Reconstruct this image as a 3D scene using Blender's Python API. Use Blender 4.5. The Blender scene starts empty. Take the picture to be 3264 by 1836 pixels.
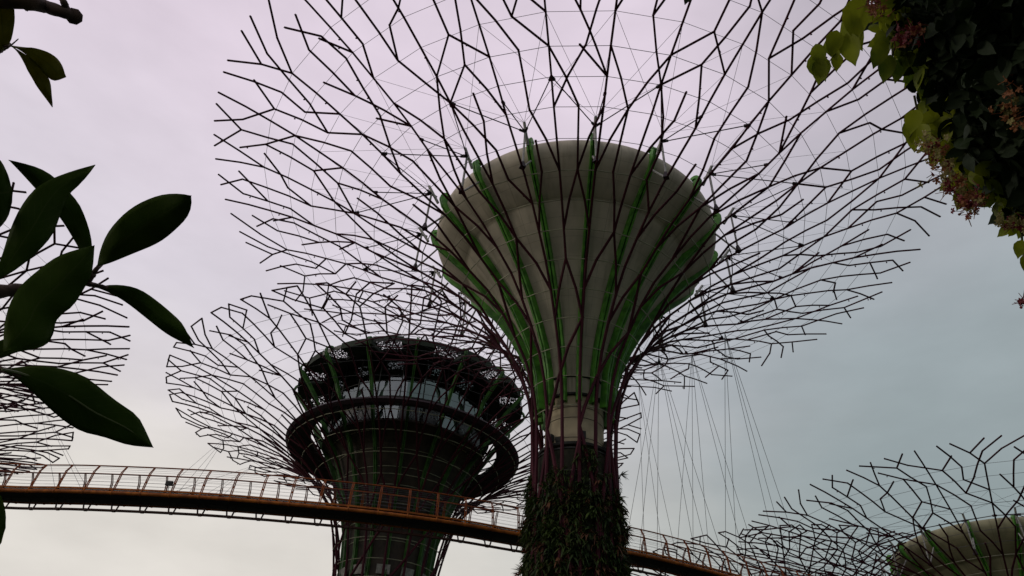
import bpy, bmesh, math, random
import numpy as np
from mathutils import Vector, Matrix

random.seed(7)
S = bpy.context.scene
COL = S.collection
R = math.radians

# ------------------------------------------------------------------ camera
PITCH, ROLL, FPX = R(37.85), R(-3.63), 2438.0          # focal length in pixels of a 3264 px wide frame
CAM = Vector((0, 0, 1.6))
FW = Vector((0, math.cos(PITCH), math.sin(PITCH)))
UP0 = Vector((0, -math.sin(PITCH), math.cos(PITCH)))
RT0 = Vector((1, 0, 0))
CR, SR = math.cos(ROLL), math.sin(ROLL)
CX = RT0 * CR - UP0 * SR
CY = RT0 * SR + UP0 * CR
cd = bpy.data.cameras.new('camera')
cam = bpy.data.objects.new('camera', cd)
COL.objects.link(cam)
cd.sensor_width = 36.0
cd.lens = 36.0 * FPX / 3264.0
cd.clip_start, cd.clip_end = 0.05, 6000
cam.matrix_world = Matrix(((CX.x, CY.x, -FW.x, CAM.x), (CX.y, CY.y, -FW.y, CAM.y), (CX.z, CY.z, -FW.z, CAM.z), (0, 0, 0, 1)))
S.camera = cam


def ray(dx, dy):
    """unit direction seen at a point of the 2576 px wide view of the photograph"""
    u, v = dx * 1.26708 - 1632, 918 - dy * 1.26708
    return (CX * u + CY * v + FW * FPX).normalized()


def at(dx, dy, dist):
    return CAM + ray(dx, dy) * dist


# ------------------------------------------------------------------ sky, sun, exposure
SUN_EL, SUN_AZ = R(12), R(-98)                          # low sun behind cloud, to the left of the camera
w = bpy.data.worlds.new('World')
S.world = w
w.use_nodes = True
nt = w.node_tree
nt.nodes.clear()


def N(t, kind, **kw):
    n = t.nodes.new(kind)
    for k, v in kw.items():
        setattr(n, k, v)
    return n


def lin(r, g, b):
    return tuple(((c / 255) / 12.92 if c / 255 <= .04045 else ((c / 255 + .055) / 1.055) ** 2.4) for c in (r, g, b)) + (1,)


def ramp_node(t, frm, lo, hi):
    m = N(t, 'ShaderNodeMapRange', interpolation_type='SMOOTHSTEP')
    m.inputs[1].default_value, m.inputs[2].default_value = lo, hi
    t.links.new(frm, m.inputs[0])
    return m.outputs[0]


def mixc(t, fac, a, b, blend='MIX'):
    m = N(t, 'ShaderNodeMix', data_type='RGBA', blend_type=blend)
    for s, v in ((m.inputs[0], fac), (m.inputs[6], a), (m.inputs[7], b)):
        if hasattr(v, 'is_linked') or hasattr(v, 'links'):
            t.links.new(v, s)
        else:
            s.default_value = v
    return m.outputs[2]


def math_node(t, op, a, b=None):
    m = N(t, 'ShaderNodeMath', operation=op)
    for s, v in ((m.inputs[0], a), (m.inputs[1], b)):
        if v is None:
            continue
        if hasattr(v, 'links'):
            t.links.new(v, s)
        else:
            s.default_value = v
    return m.outputs[0]


tc = N(nt, 'ShaderNodeTexCoord')
sep = N(nt, 'ShaderNodeSeparateXYZ')
nt.links.new(tc.outputs['Generated'], sep.inputs[0])
azn = math_node(nt, 'ARCTAN2', sep.outputs[0], sep.outputs[1])
eln = math_node(nt, 'ARCSINE', sep.outputs[2])
nz = N(nt, 'ShaderNodeTexNoise')
nz.inputs['Scale'].default_value = 3.2
nz.inputs['Detail'].default_value = 5
nz.inputs['Roughness'].default_value = .5
mp = N(nt, 'ShaderNodeMapping')
mp.inputs['Scale'].default_value = (1, 1, 2.6)
nt.links.new(tc.outputs['Generated'], mp.inputs[0])
nt.links.new(mp.outputs[0], nz.inputs['Vector'])
wob = math_node(nt, 'MULTIPLY', math_node(nt, 'SUBTRACT', nz.outputs[0], .5), .30)
azw = math_node(nt, 'ADD', azn, wob)
elw = math_node(nt, 'ADD', eln, math_node(nt, 'MULTIPLY', wob, .5))
t_az_low = ramp_node(nt, azw, R(-14), R(33))
t_az_high = ramp_node(nt, azw, R(8), R(52))
c_low = mixc(nt, t_az_low, lin(213, 208, 201), lin(136, 148, 149))
c_mid = mixc(nt, t_az_low, lin(208, 202, 211), lin(150, 160, 164))
c_high = mixc(nt, t_az_high, lin(214, 201, 214), lin(172, 167, 176))
t1 = ramp_node(nt, elw, R(17), R(34))
t2 = ramp_node(nt, elw, R(30), R(53))
c = mixc(nt, t1, c_low, c_mid)
c = mixc(nt, t2, c, c_high)
# soft cloud relief
nz2 = N(nt, 'ShaderNodeTexNoise')
nz2.inputs['Scale'].default_value = 7
nz2.inputs['Detail'].default_value = 6
nt.links.new(mp.outputs[0], nz2.inputs['Vector'])
rel = N(nt, 'ShaderNodeMapRange')
rel.inputs[1].default_value, rel.inputs[2].default_value = .3, .7
rel.inputs[3].default_value, rel.inputs[4].default_value = .93, 1.06
nt.links.new(nz2.outputs[0], rel.inputs[0])
comb = N(nt, 'ShaderNodeCombineColor')
for i in range(3):
    nt.links.new(rel.outputs[0], comb.inputs[i])
c = mixc(nt, 1.0, c, comb.outputs[0], 'MULTIPLY')
# gloom of the low sky near the ground, behind the planted garden
t0 = ramp_node(nt, eln, R(0), R(14))
c = mixc(nt, t0, lin(70, 78, 70), c)
sky = N(nt, 'ShaderNodeTexSky', sky_type='NISHITA')
sky.sun_disc = False
sky.sun_elevation = SUN_EL
sky.sun_rotation = SUN_AZ
sky.air_density, sky.dust_density = 1.0, 3.0
bgs = N(nt, 'ShaderNodeBackground')
bgs.inputs[1].default_value = .05
nt.links.new(sky.outputs[0], bgs.inputs[0])
bgc = N(nt, 'ShaderNodeBackground')
bgc.inputs[1].default_value = 1.18
nt.links.new(c, bgc.inputs[0])
mx = N(nt, 'ShaderNodeMixShader')
mx.inputs[0].default_value = .93                        # nearly closed overcast in front of the clear sky
nt.links.new(bgs.outputs[0], mx.inputs[1])
nt.links.new(bgc.outputs[0], mx.inputs[2])
wo = N(nt, 'ShaderNodeOutputWorld')
nt.links.new(mx.outputs[0], wo.inputs[0])

sd = bpy.data.lights.new('sun', 'SUN')
sd.energy, sd.angle, sd.color = .6, R(14), (1, .9, .78)
sun = bpy.data.objects.new('sun', sd)
COL.objects.link(sun)
sdir = Vector((math.sin(SUN_AZ) * math.cos(SUN_EL), math.cos(SUN_AZ) * math.cos(SUN_EL), math.sin(SUN_EL)))
sun.rotation_euler = sdir.to_track_quat('Z', 'Y').to_euler()
S.view_settings.view_transform = 'Standard'
S.view_settings.look = 'None'
S.view_settings.exposure = 0
S.view_settings.gamma = 1
S.view_settings.use_curve_mapping = False


# ------------------------------------------------------------------ materials
def mat(name, col, rough=.6, metal=0, noise=None, bump=0, spec=.3, scale=1.0, trans=0):
    """principled material whose colour wanders between two tones"""
    m = bpy.data.materials.new(name)
    m.use_nodes = True
    t = m.node_tree
    p = t.nodes['Principled BSDF']
    p.inputs['Roughness'].default_value = rough
    p.inputs['Metallic'].default_value = metal
    p.inputs['Specular IOR Level'].default_value = spec
    p.inputs['Base Color'].default_value = tuple(col) + (1,)
    if noise:
        g = N(t, 'ShaderNodeNewGeometry') if noise[0] == 'world' else N(t, 'ShaderNodeTexCoord')
        n = N(t, 'ShaderNodeTexNoise')
        n.inputs['Scale'].default_value = scale
        n.inputs['Detail'].default_value = 6
        t.links.new(g.outputs['Position' if noise[0] == 'world' else 'Object'], n.inputs['Vector'])
        f = ramp_node(t, n.outputs[0], .35, .65)
        t.links.new(mixc(t, f, tuple(col) + (1,), tuple(noise[1]) + (1,)), p.inputs['Base Color'])
        if bump:
            b = N(t, 'ShaderNodeBump')
            b.inputs['Strength'].default_value = bump
            t.links.new(n.outputs[0], b.inputs['Height'])
            t.links.new(b.outputs[0], p.inputs['Normal'])
    if trans:
        tr = N(t, 'ShaderNodeBsdfTranslucent')
        src = p.inputs['Base Color'].links[0].from_socket if p.inputs['Base Color'].is_linked else None
        if src:
            t.links.new(src, tr.inputs[0])
        else:
            tr.inputs[0].default_value = tuple(col) + (1,)
        ms = N(t, 'ShaderNodeMixShader')
        ms.inputs[0].default_value = trans
        t.links.new(p.outputs[0], ms.inputs[1])
        t.links.new(tr.outputs[0], ms.inputs[2])
        t.links.new(ms.outputs[0], t.nodes['Material Output'].inputs[0])
    return m


M = {}
M['steel'] = mat('purple painted steel', (.062, .012, .020), .7, 0, ('obj', (.040, .009, .016)), scale=.8, spec=.12)
M['steel2'] = mat('dark purple steel', (.022, .010, .014), .6, 0, ('obj', (.014, .008, .010)), scale=.8)
M['hoop'] = mat('galvanised hoop', (.30, .30, .20), .5, .1, ('obj', (.20, .20, .14)), scale=2)
M['wire'] = mat('grey stay wire', (.09, .09, .095), .5, .5)
M['pipe'] = mat('pale grey pipe', (.34, .34, .31), .5, .2, ('obj', (.22, .22, .2)), scale=3)
M['fin'] = mat('green painted fin', (.10, .32, .036), .5, 0, ('obj', (.048, .165, .022)), scale=1.7, spec=.3)
M['fin2'] = mat('darker green fin', (.055, .16, .03), .5, 0, ('obj', (.03, .09, .018)), scale=1.2)  # darker green than the front fins
M['fin_web'] = mat('green painted web', (.03, .10, .014), .6, 0, ('obj', (.02, .07, .01)), scale=1.2)
M['concrete'] = mat('column concrete', (.46, .39, .26), .85, 0, ('obj', (.33, .28, .19)), .15, scale=1.3)
M['darkmetal'] = mat('dark planter metal', (.035, .035, .033), .7, 0, ('obj', (.02, .02, .02)), scale=2)
M['trunk'] = mat('planted trunk core', (.03, .028, .018), .95, 0, ('obj', (.014, .016, .010)), .4, scale=4)
M['plants'] = mat('wall plant leaf', (.020, .045, .010), .65, 0, ('world', (.045, .062, .014)), scale=1.6, trans=.25)
M['plants2'] = mat('fern leaf', (.07, .11, .022), .6, 0, ('world', (.03, .055, .012)), scale=3, trans=.3)
M['red'] = mat('red plant leaf', (.16, .02, .012), .6, 0, ('world', (.09, .012, .01)), scale=3, trans=.25)
M['brown'] = mat('dry brown leaf', (.11, .045, .018), .8, 0, ('world', (.06, .022, .012)), scale=3)
M['orange'] = mat('orange painted steel', (.40, .120, .016), .6, 0, ('obj', (.22, .062, .012)), scale=2.2, spec=.2)
M['rail'] = mat('rust red rail steel', (.30, .075, .016), .6, 0, ('obj', (.20, .050, .014)), scale=2, spec=.15)
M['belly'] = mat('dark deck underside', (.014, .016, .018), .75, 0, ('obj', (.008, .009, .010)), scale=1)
M['lowpipe'] = mat('dark red chord', (.05, .018, .014), .6)
M['ground'] = mat('lawn and path ground', (.030, .045, .016), .95, 0, ('world', (.060, .056, .044)), .2, scale=.12)
M['leaf'] = mat('glossy leaf', (.034, .066, .007), .65, 0, ('obj', (.048, .084, .009)), scale=9, trans=.45, spec=.05)
M['leaf_pale'] = mat('thin olive leaf', (.13, .14, .016), .6, 0, ('obj', (.17, .16, .02)), scale=9, trans=.6, spec=.12)
for q in ('leaf', 'leaf_pale'):                         # side veins and blotches
    t = M[q].node_tree
    pb = t.nodes['Principled BSDF']
    src = pb.inputs['Base Color'].links[0].from_socket
    u_ = N(t, 'ShaderNodeUVMap')
    sp_ = N(t, 'ShaderNodeSeparateXYZ')
    t.links.new(u_.outputs[0], sp_.inputs[0])
    off = math_node(t, 'ABSOLUTE', math_node(t, 'SUBTRACT', sp_.outputs[0], .5))
    v_ = math_node(t, 'FRACT', math_node(t, 'SUBTRACT', math_node(t, 'MULTIPLY', sp_.outputs[1], 13), math_node(t, 'MULTIPLY', off, 4.5)))
    v_ = math_node(t, 'GREATER_THAN', math_node(t, 'ABSOLUTE', math_node(t, 'SUBTRACT', v_, .5)), .455)
    mid = math_node(t, 'LESS_THAN', off, .018)
    vein = math_node(t, 'MAXIMUM', math_node(t, 'MULTIPLY', v_, .28), math_node(t, 'MULTIPLY', mid, .5))
    cc_ = mixc(t, vein, src, (.075, .10, .03, 1))
    for l in list(t.links):
        if l.from_socket == src and l.to_node.type in ('BSDF_PRINCIPLED', 'BSDF_TRANSLUCENT'):
            t.links.new(cc_, l.to_socket)
M['leafrib'] = mat('leaf midrib', (.10, .12, .045), .5)
M['twig'] = mat('brown twig', (.075, .045, .032), .85, 0, ('obj', (.04, .026, .020)), .5, scale=60)
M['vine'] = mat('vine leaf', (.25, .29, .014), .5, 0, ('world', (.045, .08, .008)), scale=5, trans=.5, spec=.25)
M['vineshade'] = mat('shade toned vine leaf', (.013, .027, .006), .7, 0, ('world', (.007, .016, .004)), scale=6, trans=.12)  # shade inside the creeper put into the leaf colour
M['vinestem'] = mat('vine stem', (.07, .065, .025), .8)
M['petal1'] = mat('crimson petal', (.12, .012, .018), .6, trans=.3)
M['petal2'] = mat('salmon petal', (.27, .105, .045), .6, trans=.3)
M['petal3'] = mat('cream bud', (.28, .24, .09), .6, trans=.3)
M['petal4'] = mat('pink petal', (.24, .05, .06), .6, trans=.3)
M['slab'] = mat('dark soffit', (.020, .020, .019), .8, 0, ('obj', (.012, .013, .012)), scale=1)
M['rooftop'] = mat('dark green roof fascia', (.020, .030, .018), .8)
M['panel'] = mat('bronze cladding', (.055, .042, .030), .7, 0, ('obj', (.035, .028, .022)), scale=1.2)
M['interior'] = mat('pale room wall', (.30, .33, .29), .8, 0, ('obj', (.2, .23, .21)), scale=.5)

# bowl skin with fine panel seams
m = mat('pale bowl skin', (.53, .475, .375), .75, 0, ('obj', (.42, .38, .30)), .05, scale=.7)
t = m.node_tree
pb = t.nodes['Principled BSDF']
src = pb.inputs['Base Color'].links[0].from_socket
uvc = N(t, 'ShaderNodeUVMap')
sp = N(t, 'ShaderNodeSeparateXYZ')
t.links.new(uvc.outputs[0], sp.inputs[0])


def seam(sock, period, width):
    a = math_node(t, 'FRACT', math_node(t, 'DIVIDE', sock, period))
    a = math_node(t, 'ABSOLUTE', math_node(t, 'SUBTRACT', a, .5))
    return math_node(t, 'GREATER_THAN', a, .5 - width)


sm = math_node(t, 'MAXIMUM', seam(sp.outputs[0], 1 / 32, .012), seam(sp.outputs[1], 1.25, .010))
base = mixc(t, math_node(t, 'MULTIPLY', sm, .45), src, (.12, .11, .09, 1))
mps = N(t, 'ShaderNodeMapping')
mps.inputs['Scale'].default_value = (95, .35, 1)
t.links.new(uvc.outputs[0], mps.inputs[0])
nst = N(t, 'ShaderNodeTexNoise')
nst.inputs['Scale'].default_value = 1
nst.inputs['Detail'].default_value = 5
t.links.new(mps.outputs[0], nst.inputs['Vector'])
streak = math_node(t, 'MULTIPLY', ramp_node(t, nst.outputs[0], .48, .78), .55)     # rain streaks down the skin
t.links.new(mixc(t, streak, base, (.20, .18, .13, 1)), pb.inputs['Base Color'])
M['bowl'] = m
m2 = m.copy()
m2.name = 'darker bowl skin'
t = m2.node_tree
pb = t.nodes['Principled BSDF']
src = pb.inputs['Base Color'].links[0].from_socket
t.links.new(mixc(t, 1.0, src, (.52, .56, .42, 1), 'MULTIPLY'), pb.inputs['Base Color'])  # bowl skin colour multiplied darker and greener all over
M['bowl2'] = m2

# glass: dark reflective sheet that lets some of the room through
m = bpy.data.materials.new('tinted glazing')
m.use_nodes = True
t = m.node_tree
gl = N(t, 'ShaderNodeBsdfGlossy')
gl.inputs['Color'].default_value = (.75, .85, .85, 1)
gl.inputs['Roughness'].default_value = .03
tp = N(t, 'ShaderNodeBsdfTransparent')
tp.inputs[0].default_value = (.48, .58, .54, 1)
ms = N(t, 'ShaderNodeMixShader')
ms.inputs[0].default_value = .18
t.links.new(tp.outputs[0], ms.inputs[1])
t.links.new(gl.outputs[0], ms.inputs[2])
t.links.new(ms.outputs[0], t.nodes['Material Output'].inputs[0])
M['glass'] = m

# laser-cut screen with leaf shaped holes
m = bpy.data.materials.new('leaf cut screen')
m.use_nodes = True
t = m.node_tree
pb = t.nodes['Principled BSDF']
pb.inputs['Base Color'].default_value = (.03, .03, .032, 1)
tcx = N(t, 'ShaderNodeTexCoord')
vo = N(t, 'ShaderNodeTexVoronoi', feature='DISTANCE_TO_EDGE')
vo.inputs['Scale'].default_value = 3.6
mpn = N(t, 'ShaderNodeMapping')
mpn.inputs['Scale'].default_value = (1, 1, 2.0)
t.links.new(tcx.outputs['Object'], mpn.inputs[0])
t.links.new(mpn.outputs[0], vo.inputs['Vector'])
n2 = N(t, 'ShaderNodeTexNoise')
n2.inputs['Scale'].default_value = 1.1
t.links.new(tcx.outputs['Object'], n2.inputs['Vector'])
hole = math_node(t, 'MULTIPLY', math_node(t, 'GREATER_THAN', vo.outputs[0], .22), math_node(t, 'GREATER_THAN', n2.outputs[0], .38))
tp = N(t, 'ShaderNodeBsdfTransparent')
ms = N(t, 'ShaderNodeMixShader')
t.links.new(hole, ms.inputs[0])
t.links.new(pb.outputs[0], ms.inputs[1])
t.links.new(tp.outputs[0], ms.inputs[2])
t.links.new(ms.outputs[0], t.nodes['Material Output'].inputs[0])
M['screen'] = m


# ------------------------------------------------------------------ mesh helpers
class MB:
    def __init__(s):
        s.v, s.f, s.uv = [], [], None

    def ring(s, p, a, b, r, n):
        i0 = len(s.v)
        for k in range(n):
            th = 2 * math.pi * k / n
            s.v.append(p + a * (r * math.cos(th)) + b * (r * math.sin(th)))
        return i0

    def tube(s, pts, r, n=6, cap=True):
        """round bar along a polyline; r is one radius or one per point"""
        pts = [Vector(p) for p in pts]
        rr = r if isinstance(r, (list, tuple)) else [r] * len(pts)
        a = None
        rings = []
        for i, p in enumerate(pts):
            d = (pts[min(i + 1, len(pts) - 1)] - pts[max(i - 1, 0)])
            if d.length < 1e-9:
                d = Vector((0, 0, 1))
            d.normalize()
            ref = a if a is not None else (Vector((0, 0, 1)) if abs(d.z) < .9 else Vector((1, 0, 0)))
            b = d.cross(ref)
            if b.length < 1e-6:
                b = d.cross(Vector((0, 1, 0)))
            b.normalize()
            a = b.cross(d).normalized()
            rings.append(s.ring(p, a, b, rr[i], n))
        for i0, i1 in zip(rings[:-1], rings[1:]):
            for k in range(n):
                k2 = (k + 1) % n
                s.f.append((i0 + k, i0 + k2, i1 + k2, i1 + k))
        if cap:
            s.f.append(tuple(range(rings[0] + n - 1, rings[0] - 1, -1)))
            s.f.append(tuple(range(rings[-1], rings[-1] + n)))

    def box(s, c, x, y, z):
        """box at c with half-axes x, y, z (vectors)"""
        i = len(s.v)
        for sx in (-1, 1):
            for sy in (-1, 1):
                for sz in (-1, 1):
                    s.v.append(c + x * sx + y * sy + z * sz)
        for q in ((0, 1, 3, 2), (4, 6, 7, 5), (0, 4, 5, 1), (2, 3, 7, 6), (0, 2, 6, 4), (1, 5, 7, 3)):
            s.f.append(tuple(i + k for k in q))

    def blob(s, c, r):
        i = len(s.v)
        for d in ((1, 0, 0), (-1, 0, 0), (0, 1, 0), (0, -1, 0), (0, 0, 1), (0, 0, -1)):
            s.v.append(Vector(c) + Vector(d) * r)
        for q in ((0, 2, 4), (2, 1, 4), (1, 3, 4), (3, 0, 4), (2, 0, 5), (1, 2, 5), (3, 1, 5), (0, 3, 5)):
            s.f.append(tuple(i + k for k in q))

    def lathe(s, prof, n=64, a0=0, a1=2 * math.pi, closed=False):
        """surface of revolution of (r, z) pairs about the z axis"""
        full = abs(a1 - a0 - 2 * math.pi) < 1e-6
        m_ = n if full else n + 1
        i0 = len(s.v)
        for (r, z) in prof:
            for k in range(m_):
                th = a0 + (a1 - a0) * k / n
                s.v.append(Vector((r * math.sin(th), -r * math.cos(th), z)))
        L = len(prof)
        for j in range(L - 1 + (1 if closed else 0)):
            j2 = (j + 1) % L
            for k in range(n):
                k2 = (k + 1) % m_
                s.f.append((i0 + j * m_ + k, i0 + j * m_ + k2, i0 + j2 * m_ + k2, i0 + j2 * m_ + k))
        if closed and not full:
            s.f.append(tuple(i0 + j * m_ for j in range(L)))
            s.f.append(tuple(i0 + j * m_ + n for j in range(L - 1, -1, -1)))

    def mesh(s, name, material, smooth=False):
        me = bpy.data.meshes.new(name)
        me.from_pydata([tuple(v) for v in s.v], [], s.f)
        me.update()
        for mm in (material if isinstance(material, list) else [material]):
            me.materials.append(mm)
        if smooth:
            for p in me.polygons:
                p.use_smooth = True
        return me

    def build(s, name, material, parent=None, smooth=False):
        return link(name, s.mesh(name, material, smooth), parent)


def link(name, me, parent=None, loc=None, rz=0):
    o = bpy.data.objects.new(name, me)
    COL.objects.link(o)
    if parent:
        o.parent = parent
    if loc is not None:
        o.location = loc
    o.rotation_euler.z = rz
    return o


def tag(o, label, cat, group=None, kind=None):
    if label:
        o['label'] = label
    if cat:
        o['category'] = cat
    if group:
        o['group'] = group
    if kind:
        o['kind'] = kind
    return o


def empty(name, loc, rz=0):
    o = link(name, None, None, loc, rz)
    o.empty_display_size = .5
    return o


# ------------------------------------------------------------------ ground
g = MB()
g.v = [Vector((x, y, 0)) for x, y in ((-3000, -3000), (3000, -3000), (3000, 3000), (-3000, 3000))]
g.f = [(0, 1, 2, 3)]
tag(g.build('ground', M['ground']), None, None, kind='structure')

# ------------------------------------------------------------------ steel canopy pattern (one of eight equal sectors)
# nodes are (column, level): 64 columns round the tree, levels are the hoops
TILE = '''0,17 0,-6|4,17 4,-6|1,17 .45,16.1 .45,14 0,13|1.4,16.1 .45,15|.6,17 1.1,16 1.1,13 1.5,12 2,11
2.6,15 2,14.3 1.5,14 1.1,13|2.5,17 2,15 2,8|1.6,17 2,15|2.4,16 3,15 3,13 2,12|3,15 4,14|3,13 4,12
2.1,17 3.1,16|3.6,17 3.1,16 3.3,15 3.6,14 3.4,13 3.1,12|3.1,12 2,11|3.1,12 4,10|3,17 3.5,16 4.5,15 4.75,14 5,13|5,16 4.5,15
4,14 5,12 5,10 6,8|5,13 6,12|4.7,17 5.2,15 5.1,14 6,13|5.1,17 5.6,16 6,15 6,5|6.1,17 5.6,16|7.4,17 6.6,16 6,15
6.6,17 6,16 5.5,14 5,13|6,12 7,10 7,8|6.5,14 7,13|7.5,16 7,15 7,13 7.3,12.4 8,11|7,16 7.6,15 7.7,14 7.2,12 6,10|7.5,15 8,14
8,12 9,10|2,12 1,10|7,12 8,11|1,10 0,8|1,10 1,8|7,8 8,10|3,11 3,10 2,8|2,11 3,9 3,8 4,7|5,9 5,8 4,6
2,8 2,6|1,8 2,6|0,4 2,6|4,4 2,6|-1,8 0,6|6,6 7,8|6,5 4,3|6,5 8,3|8,3 0,-.6|0,-.6 8,-4|8,-1 2,-4'''
POLY = [[tuple(float(x) for x in p.split(',')) for p in pl.split()] for row in TILE.splitlines() for pl in row.split('|')]
CLOSE = [[(2.1, 17), (1.6, 17)], [(4.7, 17), (5.1, 17)], [(6.6, 17), (7.4, 17)], [(3.6, 17), (4, 17), (3.0, 17)], [(.6, 17), (0, 17)], [(1, 17), (1.4, 16.1)]]

PROF1 = {-6: (0, 3.5), -5: (5, 3.0), -4: (11, 2.7), -3: (15.5, 2.55), -2: (19, 2.5), -1: (21.7, 2.5), 0: (23.9, 2.6), 1: (25.72, 2.91), 2: (27.43, 3.46), 3: (28.99, 4.29),
         4: (30.5, 5.25), 5: (31.91, 6.39), 6: (33.06, 7.83), 7: (34.13, 9.26), 8: (35.04, 10.8), 9: (35.8, 12.6), 10: (36.5, 14.33), 11: (37.3, 15.8), 12: (38.0, 17.31),
         13: (38.65, 19.02), 14: (39.3, 20.75), 15: (39.8, 22.48), 16: (40.25, 24.2), 17: (40.6, 26.0)}
PROF2 = {-6: (0, 7.2), -5: (7, 6.5), -4: (13, 6.0), -3: (17.5, 5.6), -2: (21, 5.45), -1: (23.5, 5.4), 0: (25.5, 5.45), 1: (27.3, 5.6), 2: (29.4, 6.0), 3: (31.5, 6.5),
         4: (33.5, 7.2), 5: (35.4, 8.3), 6: (37.2, 9.8), 7: (38.9, 11.6), 8: (40.3, 13.5), 9: (41.4, 15.4), 10: (42.2, 17.1), 11: (42.9, 18.8), 12: (43.5, 20.4),
         13: (44.0, 22.0), 14: (44.5, 23.6), 15: (44.9, 25.2), 16: (45.2, 26.8), 17: (45.4, 28.4)}
PROF4 = {k: ((h - 7 if h < 35.04 else 28.04 + (h - 35.04) * .85) * (1 if k > -3 else max(0, (h - 0) / 15.5 * 8.5 / max(.01, h - 7) if h > 7 else 0)), r) for k, (h, r) in PROF1.items()}
PROF4.update({-6: (0, 3.5), -5: (3, 3.0), -4: (6, 2.7), -3: (9, 2.55)})


class Shape:
    """the surface of revolution a steel canopy lies on"""

    def __init__(s, prof):
        ks = sorted(prof)
        s.k = np.array(ks, float)
        s.h = np.array([prof[k][0] for k in ks])
        s.r = np.array([prof[k][1] for k in ks])

    def pt(s, c, L, off=0):
        h, r = np.interp(L, s.k, s.h), np.interp(L, s.k, s.r) + off
        th = R(.72) + c * math.pi / 32
        return Vector((r * math.sin(th), -r * math.cos(th), h))


def bar_r(L, k=1.0):
    return float(np.interp(L, [-6, 0, 4, 8, 11, 17], [.14, .104, .088, .074, .066, .064])) * k


def branch_meshes(sh, name, k=1.0, close=False, lamps=True):
    """two meshes: the bars of the half sectors"""
    rnd = random.Random(3)
    out = [MB(), MB()]
    done = set()
    for pl in POLY + (CLOSE if close else []):
        for (c0, l0), (c1, l1) in zip(pl[:-1], pl[1:]):
            n = max(1, int(math.ceil(abs(l1 - l0) - .01))) if abs(l1 - l0) > .9 else 1
            mid = (c0 + c1) / 2
            mb = out[0 if mid < 3.55 else 1]
            if abs(l1 - l0) > .9:
                lo = sorted([l0, l1])
                cuts = sorted({lo[0], lo[1]} | {float(q) for q in range(math.ceil(lo[0]), math.floor(lo[1]) + 1)})
                P = [(c0 + (c1 - c0) * (q - l0) / (l1 - l0), q) for q in cuts]
            else:
                P = [(c0, l0), (c1, l1)]
            mb.tube([sh.pt(*p) for p in P], [bar_r(p[1], k) for p in P], 6)
            if lamps:
                for (c, L) in P:
                    if L > 0 and (round(c, 2), round(L, 2)) not in done:
                        done.add((round(c, 2), round(L, 2)))
                        mb.blob(sh.pt(c, L), bar_r(L, k) * 1.35)
                for (a, b) in zip(P[:-1], P[1:]):          # little lamps clipped under the bars
                    if a[1] > 1 and rnd.random() < .3:
                        q = rnd.uniform(.2, .8)
                        p = sh.pt(a[0] + (b[0] - a[0]) * q, a[1] + (b[1] - a[1]) * q, .0)
                        mb.tube([p, p - Vector((0, 0, .16))], .028, 4)
                        mb.blob(p - Vector((0, 0, .17)), .07)
    return [b.mesh(name, M['steel']) for b in out]


def hoop_mesh(sh, L, r):
    mb = MB()
    pts = [sh.pt(c, L, -.02) for c in range(0, 64, 2)]
    pts.append(pts[0])
    mb.tube(pts, r, 5, cap=False)
    return mb


def fin_mesh(path, w, depth, hook=.42, ang=R(.72)):
    """two parallel plates with a web between them, following (r, z) path, curling over at the top"""
    out = MB()
    web = MB()
    rd, tg, up = Vector((math.sin(ang), -math.cos(ang), 0)), Vector((math.cos(ang), math.sin(ang), 0)), Vector((0, 0, 1))
    P = [Vector(p) for p in path]
    d = (P[-1] - P[-2]).normalized()
    nrm = Vector((-d.y, d.x))                             # towards the axis and up
    cen = P[-1] + nrm * hook
    a0 = math.atan2(*(P[-1] - cen).yx)
    for k in range(1, 7):
        a = a0 + R(150) * k / 6
        P.append(cen + Vector((math.cos(a), math.sin(a))) * hook)
    nor = []
    for i in range(len(P)):
        d = (P[min(i + 1, len(P) - 1)] - P[max(i - 1, 0)]).normalized()
        nor.append(Vector((-d.y, d.x)))
    dep = [depth * (1 if i < len(P) - 6 else .55) for i in range(len(P))]

    def plate(mb, t0, t1, e0, e1):
        i0 = len(mb.v)
        for p, n, dd in zip(P, nor, dep):
            for (tt, e) in ((t0, e0), (t1, e0), (t1, e1), (t0, e1)):
                q = p + n * (dd * e)
                mb.v.append(rd * q.x + up * q.y + tg * tt)
        m_ = len(P)
        for i in range(m_ - 1):
            for k in range(4):
                k2 = (k + 1) % 4
                mb.f.append((i0 + i * 4 + k, i0 + i * 4 + k2, i0 + i * 4 + 4 + k2, i0 + i * 4 + 4 + k))
        mb.f.append((i0, i0 + 3, i0 + 2, i0 + 1))
        j = i0 + (m_ - 1) * 4
        mb.f.append((j, j + 1, j + 2, j + 3))
    plate(out, -w / 2, -w * .14, 0, 1)
    plate(out, w * .14, w / 2, 0, 1)
    plate(web, -w * .14, w * .14, .45, .9)
    return out, web, cen


# ------------------------------------------------------------------ a white-bowled supertree
BOWL = [(1.82, 25.1), (2.05, 26.5), (2.5, 28), (3.2, 29.5), (4.0, 31), (5.0, 32.5), (6.15, 34), (7.1, 35.1), (7.55, 35.66), (7.62, 35.76), (7.78, 35.84), (8.1, 36.05), (8.5, 36.38), (9.2, 37.0),
        (9.75, 37.5), (10.0, 38.0), (9.97, 38.5), (9.75, 38.85), (9.3, 39.0)]
TREES = {}


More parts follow.
